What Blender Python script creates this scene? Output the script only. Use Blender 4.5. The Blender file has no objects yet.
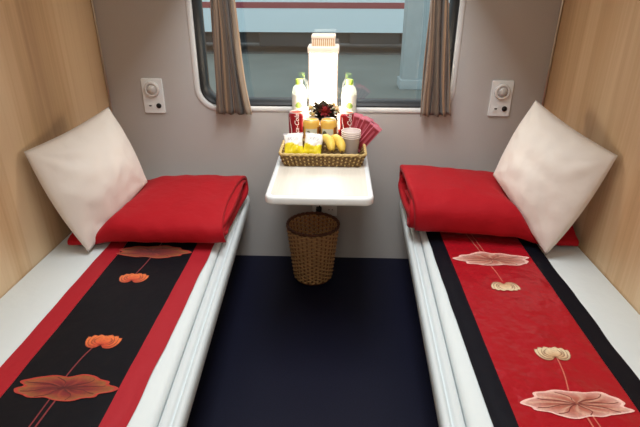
import bpy, bmesh, math, random
from math import sin, cos, pi, atan2, sqrt, hypot
from mathutils import Vector, Matrix, noise

SC = bpy.context.scene
COL = SC.collection
random.seed(4)
XL, XR = -1.1017, 1.0258          # side walls
YN = -3.0                          # wall behind the camera
ZT = 0.715                         # table top
ZB = 0.430                         # mattress top

# ------------------------------------------------------------------ helpers
def lin(c):
    return tuple(((v / 255) / 12.92 if v / 255 <= .04045 else (((v / 255) + .055) / 1.055) ** 2.4) for v in c)

WL = {}                            # world location of every object built

class MB:
    def __init__(s):
        s.v, s.f, s.m, s.sm, s.c, s.uv = [], [], [], [], {}, {}
    def vert(s, p, col=None, uv=None):
        i = len(s.v); s.v.append(tuple(p))
        if col is not None: s.c[i] = col
        if uv is not None: s.uv[i] = uv
        return i
    def face(s, ids, m=0, sm=True):
        s.f.append(tuple(ids)); s.m.append(m); s.sm.append(sm)
    def box(s, lo, hi, m=0, bev=0.0):
        if bev > 0:
            out = rrect((lo[0] + hi[0]) / 2, (lo[1] + hi[1]) / 2, hi[0] - lo[0], hi[1] - lo[1], bev, 3)
            s.prism(out, lo[2], hi[2], m, bev=bev * .6); return
        x0, y0, z0 = lo; x1, y1, z1 = hi
        b = [s.vert(p) for p in ((x0,y0,z0),(x1,y0,z0),(x1,y1,z0),(x0,y1,z0),(x0,y0,z1),(x1,y0,z1),(x1,y1,z1),(x0,y1,z1))]
        for q in ((0,3,2,1),(4,5,6,7),(0,1,5,4),(1,2,6,5),(2,3,7,6),(3,0,4,7)):
            s.face([b[i] for i in q], m, False)
    def grid(s, fn, nu, nv, cu=False, cv=False, m=0, flip=False, col=None, sm=True, uv=True):
        """fn(u,v) -> point"""
        U = nu if cu else nu + 1; V = nv if cv else nv + 1
        ids = [[s.vert(fn(i / nu, j / nv), col(i / nu, j / nv) if col else None, (i / nu, j / nv) if uv else None) for j in range(V)] for i in range(U)]
        for i in range(nu):
            for j in range(nv):
                q = [ids[i][j], ids[(i + 1) % U][j], ids[(i + 1) % U][(j + 1) % V], ids[i][(j + 1) % V]]
                s.face(q[::-1] if flip else q, m, sm)
        return ids
    def prism(s, out, z0, z1, m=0, bev=0.0, sm=True):
        """outline (ccw, xy) extruded along z with rounded rims"""
        n = len(out)
        if bev > 0:
            lev = []
            for k in range(4):
                a = k / 3 * pi / 2; lev.append((z0 + bev * (1 - sin(a)), bev * (1 - cos(a))))
            lev = [(z0 + bev * (1 - sin(k / 3 * pi / 2)), bev * (1 - cos(k / 3 * pi / 2))) for k in (3, 2, 1, 0)]
            lev += [(z1 - bev * (1 - sin(k / 3 * pi / 2)), bev * (1 - cos(k / 3 * pi / 2))) for k in (0, 1, 2, 3)]
        else:
            lev = [(z0, 0), (z1, 0)]
        rings = [[s.vert((x, y, z)) for x, y in inset(out, d)] for z, d in lev]
        for a, b in zip(rings, rings[1:]):
            for i in range(n):
                s.face([a[i], a[(i + 1) % n], b[(i + 1) % n], b[i]], m, sm and bev > 0)
        s.face(rings[0][::-1], m, False); s.face(rings[-1], m, False)
    def tube(s, pts, r, k=8, m=0, cap=True, closed=False):
        pts = [Vector(p) for p in pts]; n = len(pts)
        R = r if callable(r) else (lambda t: r)
        up = Vector((0, 0, 1)); rings = []; prev = None
        for i, p in enumerate(pts):
            if closed: d = pts[(i + 1) % n] - pts[i - 1]
            else: d = pts[min(i + 1, n - 1)] - pts[max(i - 1, 0)]
            d.normalize()
            if prev is None:
                a = d.cross(up)
                if a.length < .1: a = d.cross(Vector((1, 0, 0)))
            else:
                a = prev - d * prev.dot(d)
            a.normalize(); b = d.cross(a); prev = a
            rr = R(i / (n - 1) if n > 1 else 0)
            rings.append([s.vert(p + (a * cos(2 * pi * j / k) + b * sin(2 * pi * j / k)) * rr, None, (j / k, i / max(1, n - 1))) for j in range(k)])
        for i in range(n if closed else n - 1):
            A, B = rings[i], rings[(i + 1) % n]
            for j in range(k):
                s.face([A[j], A[(j + 1) % k], B[(j + 1) % k], B[j]], m)
        if cap and not closed:
            s.face(rings[0][::-1], m); s.face(rings[-1], m)
    def lathe(s, prof, c, k=28, m=0, axis=None, mats=None):
        """prof: list of (r,z); c: base centre; axis: direction (default z)"""
        c = Vector(c)
        rot = Vector((0, 0, 1)).rotation_difference(Vector(axis)) if axis else None
        rings = []
        for r, z in prof:
            ring = []
            for j in range(k):
                q = Vector((r * cos(2 * pi * j / k), r * sin(2 * pi * j / k), z))
                if rot: q = rot @ q
                ring.append(s.vert(c + q, None, (j / k, z)))
            rings.append(ring)
        for i in range(len(rings) - 1):
            mm = mats[i] if mats else m
            A, B = rings[i], rings[i + 1]
            for j in range(k):
                s.face([A[j], A[(j + 1) % k], B[(j + 1) % k], B[j]], mm)
        if prof[0][0] > 1e-5: s.face(rings[0][::-1], mats[0] if mats else m, False)
        if prof[-1][0] > 1e-5: s.face(rings[-1], mats[-1] if mats else m, False)
    def build(s, name, mats, parent=None, at=None, fix=True):
        if not isinstance(mats, (list, tuple)): mats = [mats]
        base = Vector(at) if at is not None else (WL[parent.name] if parent is not None else Vector((0, 0, 0)))
        me = bpy.data.meshes.new(name)
        me.from_pydata([tuple(Vector(v) - base) for v in s.v], [], s.f)
        for mt in mats: me.materials.append(mt)
        me.polygons.foreach_set('material_index', s.m)
        me.polygons.foreach_set('use_smooth', s.sm)
        if s.c:
            ca = me.color_attributes.new('Col', 'FLOAT_COLOR', 'POINT')
            for i in range(len(s.v)):
                ca.data[i].color = tuple(s.c.get(i, (1, 1, 1))) + (1,)
        if s.uv:
            ul = me.uv_layers.new(name='UVMap')
            for lp in me.loops:
                ul.data[lp.index].uv = s.uv.get(lp.vertex_index, (0, 0))
        if fix:
            bm = bmesh.new(); bm.from_mesh(me)
            bmesh.ops.remove_doubles(bm, verts=bm.verts, dist=1e-6)
            bmesh.ops.recalc_face_normals(bm, faces=bm.faces)
            bm.to_mesh(me); bm.free()
        me.update()
        o = bpy.data.objects.new(name, me); COL.objects.link(o)
        if parent is not None:
            o.parent = parent; o.location = base - WL[parent.name]
        else:
            o.location = base
        WL[o.name] = base.copy()
        return o

def tag(o, label=None, cat=None, group=None, kind=None):
    for k, v in (('label', label), ('category', cat), ('group', group), ('kind', kind)):
        if v: o[k] = v
    return o

def thing(name, label, cat, loc, group=None):
    o = bpy.data.objects.new(name, None); COL.objects.link(o)
    o.empty_display_size = .02
    o.location = loc; WL[o.name] = Vector(loc)
    return tag(o, label, cat, group)

def copy_tree(o, label, loc, rotz=0.0):
    """copy of a thing with copies of its parts and sub-parts"""
    r = o.copy(); COL.objects.link(r); r.location = loc; r.rotation_euler = (0, 0, rotz); r['label'] = label
    for ch in list(o.children):
        c = ch.copy(); COL.objects.link(c); c.parent = r
        for g in ch.children:
            d = g.copy(); COL.objects.link(d); d.parent = c
    return r

def inset(out, d):
    if abs(d) < 1e-9: return list(out)
    n = len(out); res = []
    for i in range(n):
        p, q, r = Vector(out[i - 1]), Vector(out[i]), Vector(out[(i + 1) % n])
        e1 = (q - p).normalized(); e2 = (r - q).normalized()
        n1 = Vector((-e1.y, e1.x)); n2 = Vector((-e2.y, e2.x))
        b = (n1 + n2); b = b / max(.3, b.length_squared) * 2
        res.append(tuple(q + b * d))
    return res

def rrect(cx, cy, w, h, r, k=6):
    pts = []
    for sx, sy, a0 in ((1, -1, -pi / 2), (1, 1, 0), (-1, 1, pi / 2), (-1, -1, pi)):
        for i in range(k + 1):
            a = a0 + i / k * pi / 2
            pts.append((cx + sx * (w / 2 - r) + r * cos(a), cy + sy * (h / 2 - r) + r * sin(a)))
    return pts

def nz(x, y, z=0.0, s=1.0):
    return noise.noise(Vector((x * s, y * s, z * s)))

# ------------------------------------------------------------------ materials
def mat(name, col=(1, 1, 1), rough=.5, metal=0.0, spec=.5, sheen=0.0, trans=0.0, ior=1.45, emit=None, estr=0.0, coat=0.0, vcol=False, bump=None, var=None, alpha=None, sss=0.0):
    m = bpy.data.materials.new(name); m.use_nodes = True
    nt = m.node_tree; b = nt.nodes['Principled BSDF']
    c = lin(col)
    b.inputs['Base Color'].default_value = c + (1,)
    b.inputs['Roughness'].default_value = rough
    b.inputs['Metallic'].default_value = metal
    b.inputs['Specular IOR Level'].default_value = spec
    b.inputs['Sheen Weight'].default_value = sheen
    b.inputs['Transmission Weight'].default_value = trans
    b.inputs['IOR'].default_value = ior
    b.inputs['Coat Weight'].default_value = coat
    b.inputs['Subsurface Weight'].default_value = sss
    if alpha is not None: b.inputs['Alpha'].default_value = alpha
    if emit:
        b.inputs['Emission Color'].default_value = lin(emit) + (1,); b.inputs['Emission Strength'].default_value = estr
    src = None
    if vcol:
        a = nt.nodes.new('ShaderNodeVertexColor'); a.layer_name = 'Col'; src = a.outputs['Color']
    if var or bump:
        tc = nt.nodes.new('ShaderNodeTexCoord')
    if var:                                     # (scale, amount) speckle
        n = nt.nodes.new('ShaderNodeTexNoise'); n.inputs['Scale'].default_value = var[0]; n.inputs['Detail'].default_value = 4
        nt.links.new(tc.outputs['Object'], n.inputs['Vector'])
        mr = nt.nodes.new('ShaderNodeMapRange'); mr.inputs[1].default_value = .3; mr.inputs[2].default_value = .7
        mr.inputs[3].default_value = 1 - var[1]; mr.inputs[4].default_value = 1 + var[1]
        nt.links.new(n.outputs['Fac'], mr.inputs[0])
        mx = nt.nodes.new('ShaderNodeMix'); mx.data_type = 'RGBA'; mx.blend_type = 'MULTIPLY'; mx.inputs[0].default_value = 1
        if src is not None: nt.links.new(src, mx.inputs[6])
        else: mx.inputs[6].default_value = c + (1,)
        nt.links.new(mr.outputs[0], mx.inputs[7]); src = mx.outputs[2]
    if src is not None: nt.links.new(src, b.inputs['Base Color'])
    if bump:                                    # (scale, strength, distance)
        n = nt.nodes.new('ShaderNodeTexNoise'); n.inputs['Scale'].default_value = bump[0]; n.inputs['Detail'].default_value = 3
        nt.links.new(tc.outputs['Object'], n.inputs['Vector'])
        bp = nt.nodes.new('ShaderNodeBump'); bp.inputs['Strength'].default_value = bump[1]; bp.inputs['Distance'].default_value = bump[2]
        nt.links.new(n.outputs['Fac'], bp.inputs['Height']); nt.links.new(bp.outputs['Normal'], b.inputs['Normal'])
    return m

def wood_mat(name, cols, sx=(9, 9, .5), band=(2.2, 2.2, .02), rough=.42):
    m = bpy.data.materials.new(name); m.use_nodes = True
    nt = m.node_tree; b = nt.nodes['Principled BSDF']; L = nt.links
    tc = nt.nodes.new('ShaderNodeTexCoord')
    def tex(scale, detail, dist):
        mp = nt.nodes.new('ShaderNodeMapping'); mp.inputs['Scale'].default_value = scale
        n = nt.nodes.new('ShaderNodeTexNoise'); n.inputs['Scale'].default_value = 1; n.inputs['Detail'].default_value = detail; n.inputs['Distortion'].default_value = dist
        L.new(tc.outputs['Object'], mp.inputs['Vector']); L.new(mp.outputs['Vector'], n.inputs['Vector']); return n.outputs['Fac']
    big = tex(band, 1.0, .2); mid = tex(sx, 3.0, .7); fine = tex((sx[0] * 9, sx[1] * 9, sx[2] * 2.5), 2.0, 0)
    a = nt.nodes.new('ShaderNodeMath'); a.operation = 'MULTIPLY_ADD'; L.new(big, a.inputs[0]); a.inputs[1].default_value = .95; a.inputs[2].default_value = 0
    c = nt.nodes.new('ShaderNodeMath'); c.operation = 'MULTIPLY_ADD'; L.new(mid, c.inputs[0]); c.inputs[1].default_value = .55; L.new(a.outputs[0], c.inputs[2])
    d = nt.nodes.new('ShaderNodeMath'); d.operation = 'MULTIPLY_ADD'; L.new(fine, d.inputs[0]); d.inputs[1].default_value = .22; L.new(c.outputs[0], d.inputs[2])
    r = nt.nodes.new('ShaderNodeValToRGB')
    r.color_ramp.elements[0].position = .55; r.color_ramp.elements[0].color = lin(cols[0]) + (1,)
    r.color_ramp.elements[1].position = 1.12 - .0 if False else 1.0; r.color_ramp.elements[1].color = lin(cols[2]) + (1,)
    e = r.color_ramp.elements.new(.8); e.color = lin(cols[1]) + (1,)
    L.new(d.outputs[0], r.inputs['Fac']); L.new(r.outputs['Color'], b.inputs['Base Color'])
    b.inputs['Roughness'].default_value = rough
    return m

M = {}
M['wall'] = mat('grey_laminate', (184, 181, 178), .45, var=(260, .06))
M['wood'] = wood_mat('oak_laminate', ((170, 136, 99), (204, 171, 130), (222, 195, 158)))
M['ceil'] = mat('ceiling_white', (225, 222, 215), .6)
M['front'] = mat('front_wall_beige', (200, 180, 150), .6)
M['floor'] = mat('navy_vinyl', (11, 13, 36), .55, spec=.3, var=(160, .35), bump=(300, .1, .001))
M['white'] = mat('white_plastic', (232, 236, 236), .3, coat=.15)
M['winframe'] = mat('grey_white_window_frame', (208, 207, 205), .35)
M['rail'] = mat('white_berth_rail', (210, 219, 221), .4)
M['sheet'] = mat('white_sheet', (218, 227, 228), .85, sheen=.2, bump=(14, .25, .012))
M['base'] = mat('berth_base_grey', (120, 122, 126), .6)
M['gasket'] = mat('black_rubber', (24, 25, 27), .45)
M['steel'] = mat('brushed_trim', (205, 195, 180), .3, metal=.7)
M['redcloth'] = mat('red_cotton', (166, 9, 25), .72, spec=.25, sheen=.04, bump=(22, .35, .012))
M['runred'] = mat('red_satin', (164, 12, 28), .34, spec=.45, sheen=.03, bump=(9, .85, .03))
M['runblack'] = mat('black_satin', (15, 16, 22), .55, spec=.2, bump=(10, .4, .01))
M['bordred'] = mat('red_border_cloth', (166, 18, 34), .65, bump=(18, .3, .008))
M['bordblack'] = mat('black_border_cloth', (9, 10, 20), .6, spec=.2, bump=(18, .3, .008))
M['emb'] = mat('embroidery_thread', rough=.45, vcol=True, var=(140, .14), sheen=.3)
M['pillow'] = mat('ivory_satin_pillowcase', (229, 222, 214), .5, sheen=.3, bump=(7, .35, .02))
M['tan'] = mat('tan_rattan', (184, 144, 96), .6, var=(60, .2))
M['tan_in'] = mat('brown_rattan_stake', (134, 88, 56), .6)
M['rimdk'] = mat('dark_rattan_rim', (84, 50, 34), .6)
M['seag'] = mat('seagrass_basket', (112, 84, 44), .65, var=(90, .25))
M['seag2'] = mat('seagrass_stake', (204, 176, 116), .6)
M['basketbase'] = mat('basket_floor', (110, 86, 50), .7)
M['can_red'] = mat('red_can_paint', (146, 12, 28), .3, metal=.2, coat=.3)
M['alu'] = mat('aluminium', (214, 216, 218), .28, metal=.9)
M['gold'] = mat('gold_can_paint', (236, 188, 88), .3, metal=.15, coat=.2)
M['cream'] = mat('cream_badge', (214, 212, 190), .5)
M['olive'] = mat('olive_badge', (96, 96, 70), .5)
M['amber'] = mat('amber_band', (158, 96, 40), .35, metal=.3)
M['inkwhite'] = mat('white_ink', (245, 240, 238), .5)
M['cap'] = mat('pale_green_cap', (176, 214, 92), .4, sss=.1)
M['water'] = mat('clear_bottle', (244, 250, 244), .2, trans=.45, ior=1.2)
M['blabel'] = mat('white_green_label', (238, 242, 226), .5)
M['bgreen'] = mat('green_label_mark', (150, 186, 90), .5)
M['cup'] = mat('clear_cup_plastic', (255, 246, 242), .18, alpha=.36)
M['cuprim'] = mat('clear_cup_rim', (252, 240, 234), .18, alpha=.8)
M['banana'] = mat('banana_skin', (226, 192, 84), .5, var=(30, .12), sss=.05)
M['bananatip'] = mat('banana_tip', (96, 70, 34), .7)
M['pack'] = mat('snack_film', rough=.28, vcol=True, spec=.6)
M['sachet'] = mat('red_sachet_film', rough=.32, vcol=True, spec=.6)
M['leaf'] = mat('dark_leaf', (64, 52, 36), .6, var=(40, .3))
M['bloom'] = mat('dark_red_petal', (176, 62, 70), .6)
M['whitepetal'] = mat('white_petal', (240, 230, 206), .6, sss=.1)
M['yellowpetal'] = mat('yellow_stamen', (222, 176, 70), .6)
M['pot'] = mat('brown_pot', (74, 50, 38), .5)
M['lampframe'] = mat('pale_lamp_frame', (238, 222, 204), .5, emit=(255, 226, 196), estr=.25)  # weak emission stands in for lantern light on cap and posts
M['lampshade'] = mat('glowing_paper', (255, 246, 232), .6, emit=(255, 238, 214), estr=15)
M['reflpaper'] = mat('dim_reflection_paper', (200, 168, 136), .6, emit=(255, 200, 150), estr=.12)  # faint glow put in for the mirrored lantern top
M['lampbase'] = mat('lamp_base_wood', (150, 110, 76), .5)
M['plug'] = mat('black_plug', (18, 18, 20), .45)
M['hole'] = mat('dark_hole', (26, 22, 22), .5)
M['lens'] = mat('frosted_lens', (196, 194, 190), .18, coat=.4, bump=(60, .8, .006))
M['ring'] = mat('lamp_ring', (222, 220, 216), .25, coat=.3)
M['tabletop'] = wood_mat('pale_ash_laminate', ((206, 198, 184), (222, 214, 200), (232, 226, 214)), sx=(16, 1.0, 5), band=(7, .3, 1), rough=.4)
M['train'] = mat('train_paint', (205, 226, 232), .5)
M['trainred'] = mat('train_stripe', (142, 62, 70), .5)
M['trainblue'] = mat('train_lower_band', (150, 196, 212), .5)
M['under'] = mat('underframe', (56, 62, 66), .8)
M['wheel'] = mat('wheel_steel', (52, 55, 58), .6)
M['ground'] = mat('concrete_platform', (108, 116, 112), .9, var=(.6, .12))
M['pillarm'] = mat('painted_concrete', (158, 172, 174), .8, var=(4, .06))

# window glass: real reflecting pane (transparent + mirror reflection)
g = bpy.data.materials.new('window_glass'); g.use_nodes = True
nt = g.node_tree; nt.nodes.clear()
out = nt.nodes.new('ShaderNodeOutputMaterial'); mx = nt.nodes.new('ShaderNodeMixShader')
tr = nt.nodes.new('ShaderNodeBsdfTransparent'); tr.inputs['Color'].default_value = (.84, .90, .90, 1)
gl = nt.nodes.new('ShaderNodeBsdfGlossy'); gl.inputs['Roughness'].default_value = .0; gl.inputs['Color'].default_value = (1, 1, 1, 1)
fr = nt.nodes.new('ShaderNodeFresnel'); fr.inputs['IOR'].default_value = 2.35
nt.links.new(fr.outputs['Fac'], mx.inputs['Fac']); nt.links.new(tr.outputs['BSDF'], mx.inputs[1]); nt.links.new(gl.outputs['BSDF'], mx.inputs[2])
nt.links.new(mx.outputs['Shader'], out.inputs['Surface'])
M['glass'] = g

# curtain: striped brown velour, stripes run down the cloth (from UV u)
c = bpy.data.materials.new('striped_velour'); c.use_nodes = True
nt = c.node_tree; b = nt.nodes['Principled BSDF']
uvn = nt.nodes.new('ShaderNodeUVMap'); uvn.uv_map = 'UVMap'; sp = nt.nodes.new('ShaderNodeSeparateXYZ'); rp = nt.nodes.new('ShaderNodeValToRGB')
nt.links.new(uvn.outputs['UV'], sp.inputs['Vector']); nt.links.new(sp.outputs['X'], rp.inputs['Fac'])
rp.color_ramp.interpolation = 'CONSTANT'
stp = [(0, (128, 104, 84)), (.06, (104, 84, 68)), (.2, (140, 116, 94)), (.235, (92, 76, 62)), (.38, (128, 102, 78)), (.41, (92, 76, 62)), (.56, (140, 114, 88)), (.59, (88, 74, 62)), (.74, (136, 108, 82)), (.78, (98, 82, 66)), (.94, (140, 114, 88))]
for i, (pz, cc) in enumerate(stp):
    e = rp.color_ramp.elements[i] if i < 2 else rp.color_ramp.elements.new(pz)
    e.position = pz; e.color = lin(cc) + (1,)
nt.links.new(rp.outputs['Color'], b.inputs['Base Color']); b.inputs['Roughness'].default_value = .8; b.inputs['Sheen Weight'].default_value = .35
M['curtain'] = c

# ------------------------------------------------------------------ camera
cam = bpy.data.cameras.new('camera'); co = bpy.data.objects.new('camera', cam); COL.objects.link(co)
r_ = Vector((0.99939, 0.03466, 0.00311)); u_ = Vector((-0.01752, 0.42402, 0.90548)); f_ = Vector((-0.03007, 0.90499, -0.42437))
mw = Matrix((( r_.x, u_.x, -f_.x), (r_.y, u_.y, -f_.y), (r_.z, u_.z, -f_.z))).to_4x4(); mw.translation = Vector((0.0284, -2.40856, 1.4))
co.matrix_world = mw
cam.sensor_fit = 'HORIZONTAL'; cam.sensor_width = 36; cam.lens = 491.13 / 640 * 36; cam.clip_start = .02
SC.camera = co

# ------------------------------------------------------------------ room shell
def struct(o): return tag(o, kind='structure')
HZ = 2.45
m = MB(); m.box((XL - .06, YN - .06, -.05), (XR + .06, .10, 0)); struct(m.build('floor', M['floor']))
m = MB(); m.box((XL - .06, YN - .06, HZ), (XR + .06, .10, HZ + .05)); struct(m.build('ceiling', M['ceil']))
m = MB(); m.box((XL, -1.97, 1.60), (-.50, -.001, 1.68)); struct(m.build('upper_berth_shade_left', M['ceil']))  # unseen slab for the upper berth, added to shade wall and pillow
m = MB(); m.box((.44, -1.97, 1.60), (XR, -.001, 1.68)); struct(m.build('upper_berth_shade_right', M['ceil']))  # right-hand upper berth, out of view, added for its soft shadow
m = MB(); m.box((XL - .06, YN, 0), (XL, .0, HZ)); struct(m.build('wall_left', M['wood']))
m = MB(); m.box((XR, YN, 0), (XR + .06, .0, HZ)); struct(m.build('wall_right', M['wood']))
m = MB(); m.box((XL, YN - .06, 0), (XR, YN, HZ)); struct(m.build('wall_front', M['front']))

# window wall with a rounded opening
WX0, WX1, WZ0, WZ1, WR = -.668, .598, .822, 1.66, .115
wc = ((WX0 + WX1) / 2, (WZ0 + WZ1) / 2); ww, wh = WX1 - WX0, WZ1 - WZ0
def wring(d, r=None): return rrect(wc[0], wc[1], ww - 2 * d, wh - 2 * d, max(.02, (r or WR) - d * .8), 10)
bm = bmesh.new()
def loop(pts):
    vs = [bm.verts.new((x, 0, z)) for x, z in pts]
    return [bm.edges.new((vs[i], vs[(i + 1) % len(vs)])) for i in range(len(vs))]
ed = loop([(XL, 0), (XR, 0), (XR, HZ), (XL, HZ)]) + loop(wring(.012))
bmesh.ops.triangle_fill(bm, use_beauty=True, use_dissolve=False, edges=ed)
ext = bmesh.ops.extrude_face_region(bm, geom=list(bm.faces))
for v in ext['geom']:
    if isinstance(v, bmesh.types.BMVert): v.co.y += .09
bmesh.ops.recalc_face_normals(bm, faces=bm.faces)
me = bpy.data.meshes.new('wall_back'); bm.to_mesh(me); bm.free(); me.materials.append(M['wall'])
o = bpy.data.objects.new('wall_back', me); COL.objects.link(o); struct(o)

def ringmesh(levels):
    """levels: list of (inset, y)"""
    mb = MB(); rings = []
    for d, y in levels: rings.append([mb.vert((x, y, z)) for x, z in wring(d)])
    n = len(rings[0])
    for a, b in zip(rings, rings[1:]):
        for i in range(n): mb.face([a[i], a[(i + 1) % n], b[(i + 1) % n], b[i]])
    return mb
win = bpy.data.objects.new('window_1', None); COL.objects.link(win); struct(win); win.location = (wc[0], 0, WZ0); WL['window_1'] = Vector((wc[0], 0, WZ0))
ringmesh([(.0, .0), (.002, -.004), (.008, -.006), (.014, -.006), (.020, -.005), (.025, -.001), (.027, .012), (.029, .03)]).build('window_frame', M['winframe'], win)
ringmesh([(.0275, .008), (.029, .004), (.034, .006), (.047, .016), (.055, .03), (.057, .045), (.058, .075)]).build('window_gasket', M['gasket'], win)
mb = MB(); pts = wring(.05); ids = [mb.vert((x, .048, z)) for x, z in pts]; mb.face(ids, 0, False)
mb.build('window_pane', M['glass'], win)

# slim metal corner strips
for i, (x, s) in enumerate(((XL, 1), (XR, -1))):
    m = MB(); m.tube([(x + s * .006, -.006, .0), (x + s * .006, -.006, HZ)], .005, 8)
    struct(m.build('trim_%d' % (i + 1), M['steel']))

# ------------------------------------------------------------------ outside
m = MB(); m.box((-40, .5, -.75), (40, 40, -.65)); struct(m.build('ground', M['ground']))
m = MB(); m.box((1.40, 8.3, -.65), (1.90, 8.75, 3.6), bev=.03); m.box((1.36, 8.26, -.65), (1.94, 8.79, -.45), bev=.02)
struct(m.build('pillar', M['pillarm']))
tr = thing('train_carriage', 'pale blue and white railway carriage with a dark red stripe outside the window', 'train', (0, 15.4, -.65))
m = MB()
def carprof(z0, z1, y0, mm, name):
    b = MB(); b.box((-14, y0, z0), (14, 16.8, z1)); b.build(name, mm, tr)
carprof(0.0, .70, 14.0, M['train'], 'body_side')
carprof(.70, .87, 13.99, M['trainred'], 'red_stripe')
carprof(.87, 1.05, 14.0, M['train'], 'body_side')
b = MB(); b.box((-14, 14.0, 1.05), (14, 16.8, 2.5)); b.build('upper_body', M['trainblue'], tr)
b = MB(); b.box((-12, 14.35, -.36), (12, 16.5, -.001)); b.build('underframe', M['under'], tr)
for bx in (-7.2, -5.0, 4.2, 6.6):
    b = MB(); b.lathe([(.02, 0), (.30, 0), (.32, .02), (.32, .10), (.25, .12), (.10, .13), (.08, .16), (0, .16)], (bx, 14.5, -.34), 24, axis=(0, -1, 0)); b.build('wheel', M['wheel'], tr)
b = MB(); b.box((-2.5, 14.15, -.44), (-.6, 16.4, -.02), bev=.04); b.box((.4, 14.15, -.36), (2.0, 16.4, -.02), bev=.04); b.build('equipment_box', M['under'], tr)
m = MB(); m.box((-14, 13.9, -.65), (14, 17.2, -.648 + .012)); 
tag(m.build('track_bed', mat('track_bed', (84, 88, 88), .9, var=(3, .2))), kind='structure')

# ------------------------------------------------------------------ berths
def berth(side, xw, front, label):
    """front: list of (x,y) of the aisle edge from window end to foot end"""
    s = side
    t = thing('sleeper_berth', label, 'berth', ((xw + front[1][0]) / 2, -1.0, 0))
    x0, x1 = front[0], front[1]
    def xf(y): return x0[0] + (x1[0] - x0[0]) * (y - x0[1]) / (x1[1] - x0[1])
    yb, yf, R = -.028, -1.96, .075
    def mkpath(d):
        R2 = max(.006, R - d); yb2, yf2 = yb - d, yf + d; dx = s * d
        path = [(xw - s * .002, yb2)]
        xc = xf(yb2 - R2) + dx
        for k in range(9):
            a = k / 8 * pi / 2
            path.append((xc + s * (R2 - R2 * sin(a)), yb2 - R2 + R2 * cos(a)))
        for k in range(1, 12):
            yy = yb2 - R2 + (yf2 + R2 - yb2 + R2) * k / 12
            path.append((xf(yy) + dx, yy))
        xe = xf(yf2 + R2) + dx
        for k in range(9):
            a = k / 8 * pi / 2
            path.append((xe + s * (R2 - R2 * cos(a)), yf2 + R2 - R2 * sin(a)))
        path.append((xw - s * .002, yf2))
        return path
    path = mkpath(0)
    prof = [(.012, .350), (.003, .352), (.0, .358), (.0, .385), (.002, .396), (.008, .404), (.016, .405), (.021, .402), (.024, .396), (.028, .396), (.031, .404), (.037, .408), (.052, .408), (.056, .404), (.0575, .360)]
    mb = MB(); rings = []
    for d, z in prof:
        rings.append([mb.vert((q.x, q.y, z)) for q in map(Vector, [(*v, 0) for v in mkpath(d)])])
    for a, b in zip(rings, rings[1:]):
        for i in range(len(a) - 1): mb.face([a[i], a[i + 1], b[i + 1], b[i]])
    for i in range(len(path) - 1): mb.face([rings[-1][i], rings[-1][i + 1], rings[0][i + 1], rings[0][i]])
    mb.build('berth_rail', M['rail'], t)
    # deck under the mattress and recessed luggage box
    mb = MB(); q = mkpath(.03)
    # make ccw
    ar = sum(q[i][0] * q[(i + 1) % len(q)][1] - q[(i + 1) % len(q)][0] * q[i][1] for i in range(len(q)))
    if ar < 0: q = q[::-1]
    mb.prism(q, .345, .372, sm=False); mb.build('bed_deck', M['base'], t)
    mb = MB(); xi = x0[0] + s * .16
    mb.box((min(xi, xw - s * .001), -1.93, 0), (max(xi, xw - s * .001), -.03, .346)); mb.build('luggage_box', M['base'], t)
    mo = mkpath
    return t, mo, xf
LF = [(-.411, -.10), (-.3466, -1.505)]
RF = [(.361, -.02), (.308, -1.481)]
tl, mol, xfl = berth(-1, XL, LF, 'white railed berth fixed along the left wall, under the black lotus runner')
trr, mor, xfr = berth(1, XR, RF, 'white railed berth fixed along the right wall, under the red lotus runner')
for mo, xw, s, lab in ((mol, XL, -1, 'thin mattress under white sheet on the left berth, below black runner'), (mor, XR, 1, 'thin mattress under white sheet on the right berth, below red runner')):
    mb = MB(); n = len(mo(0))
    levels = [(.0, .3725), (.0, .408), (.004, .417), (.010, .4225), (.022, .4255), (.040, .4275), (.06, .4295), (.09, .430)]
    rings = [[mb.vert((min(max(x, XL + .004), XR - .004), y, z)) for x, y in mo(.0595 + d)] for d, z in levels]
    for a, b in zip(rings, rings[1:]):
        for i in range(n): mb.face([a[i], a[(i + 1) % n], b[(i + 1) % n], b[i]])
    mb.face(rings[-1], 0, False); mb.face(rings[0][::-1], 0, False)
    ob = mb.build('mattress', M['sheet'], None, at=((xw - s * .36), -1.0, .3725))
    tag(ob, lab, 'mattress', 'berth mattresses')

# ------------------------------------------------------------------ runners with lotus embroidery
def runner(name, label, xo0, xi0, xi1, xo1, mc, mbd, pal, seed, motifs):
    ZR = ZB + .0035
    def wob(x, y): return .0022 * nz(x * 9 + seed, y * 6, seed) + .0012 * nz(x * 22, y * 14 + seed, 3)
    yA, yB = -.30, -1.93
    mb = MB()
    mb.grid(lambda u, v: (xi0 + (xi1 - xi0) * u, yA + (yB - yA) * v, ZR + .0015 + wob(xi0 + (xi1 - xi0) * u, yA + (yB - yA) * v)), 20, 90, flip=True)
    def top(x, y): return ZR + .0015 + wob(x, y)
    for kind, cx, cy, sc, fl in motifs:
        if kind == 'leaf': leaf(mb, cx, cy, sc, fl, top, pal, seed)
        elif kind == 'flower': flower(mb, cx, cy, sc, fl, top, pal)
        else: stem(mb, cx, cy, sc, fl, top, pal)
    t = mb.build(name, [mc, M['emb']], None, at=((xi0 + xi1) / 2, -1.0, ZR), fix=False)
    tag(t, label, 'bed runner', 'lotus bed runners')
    for a, b, sd in ((xo0, xi0, 0), (xi1, xo1, 1)):
        bb = MB()
        def fn(u, v):
            y = yA + (yB - yA) * v
            x = a + (b - a) * u
            edge = u if sd else 1 - u
            x += edge * .004 * nz(y * 7, seed, sd)
            return (x, y, ZR + .0005 + (0 if edge > .5 else .0016) + wob(x, y))
        bb.grid(fn, 5, 90, flip=True)
        bb.build('border', mbd, t)
def mixc(a, b, t): return tuple(a[i] + (b[i] - a[i]) * t for i in range(3))
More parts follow.
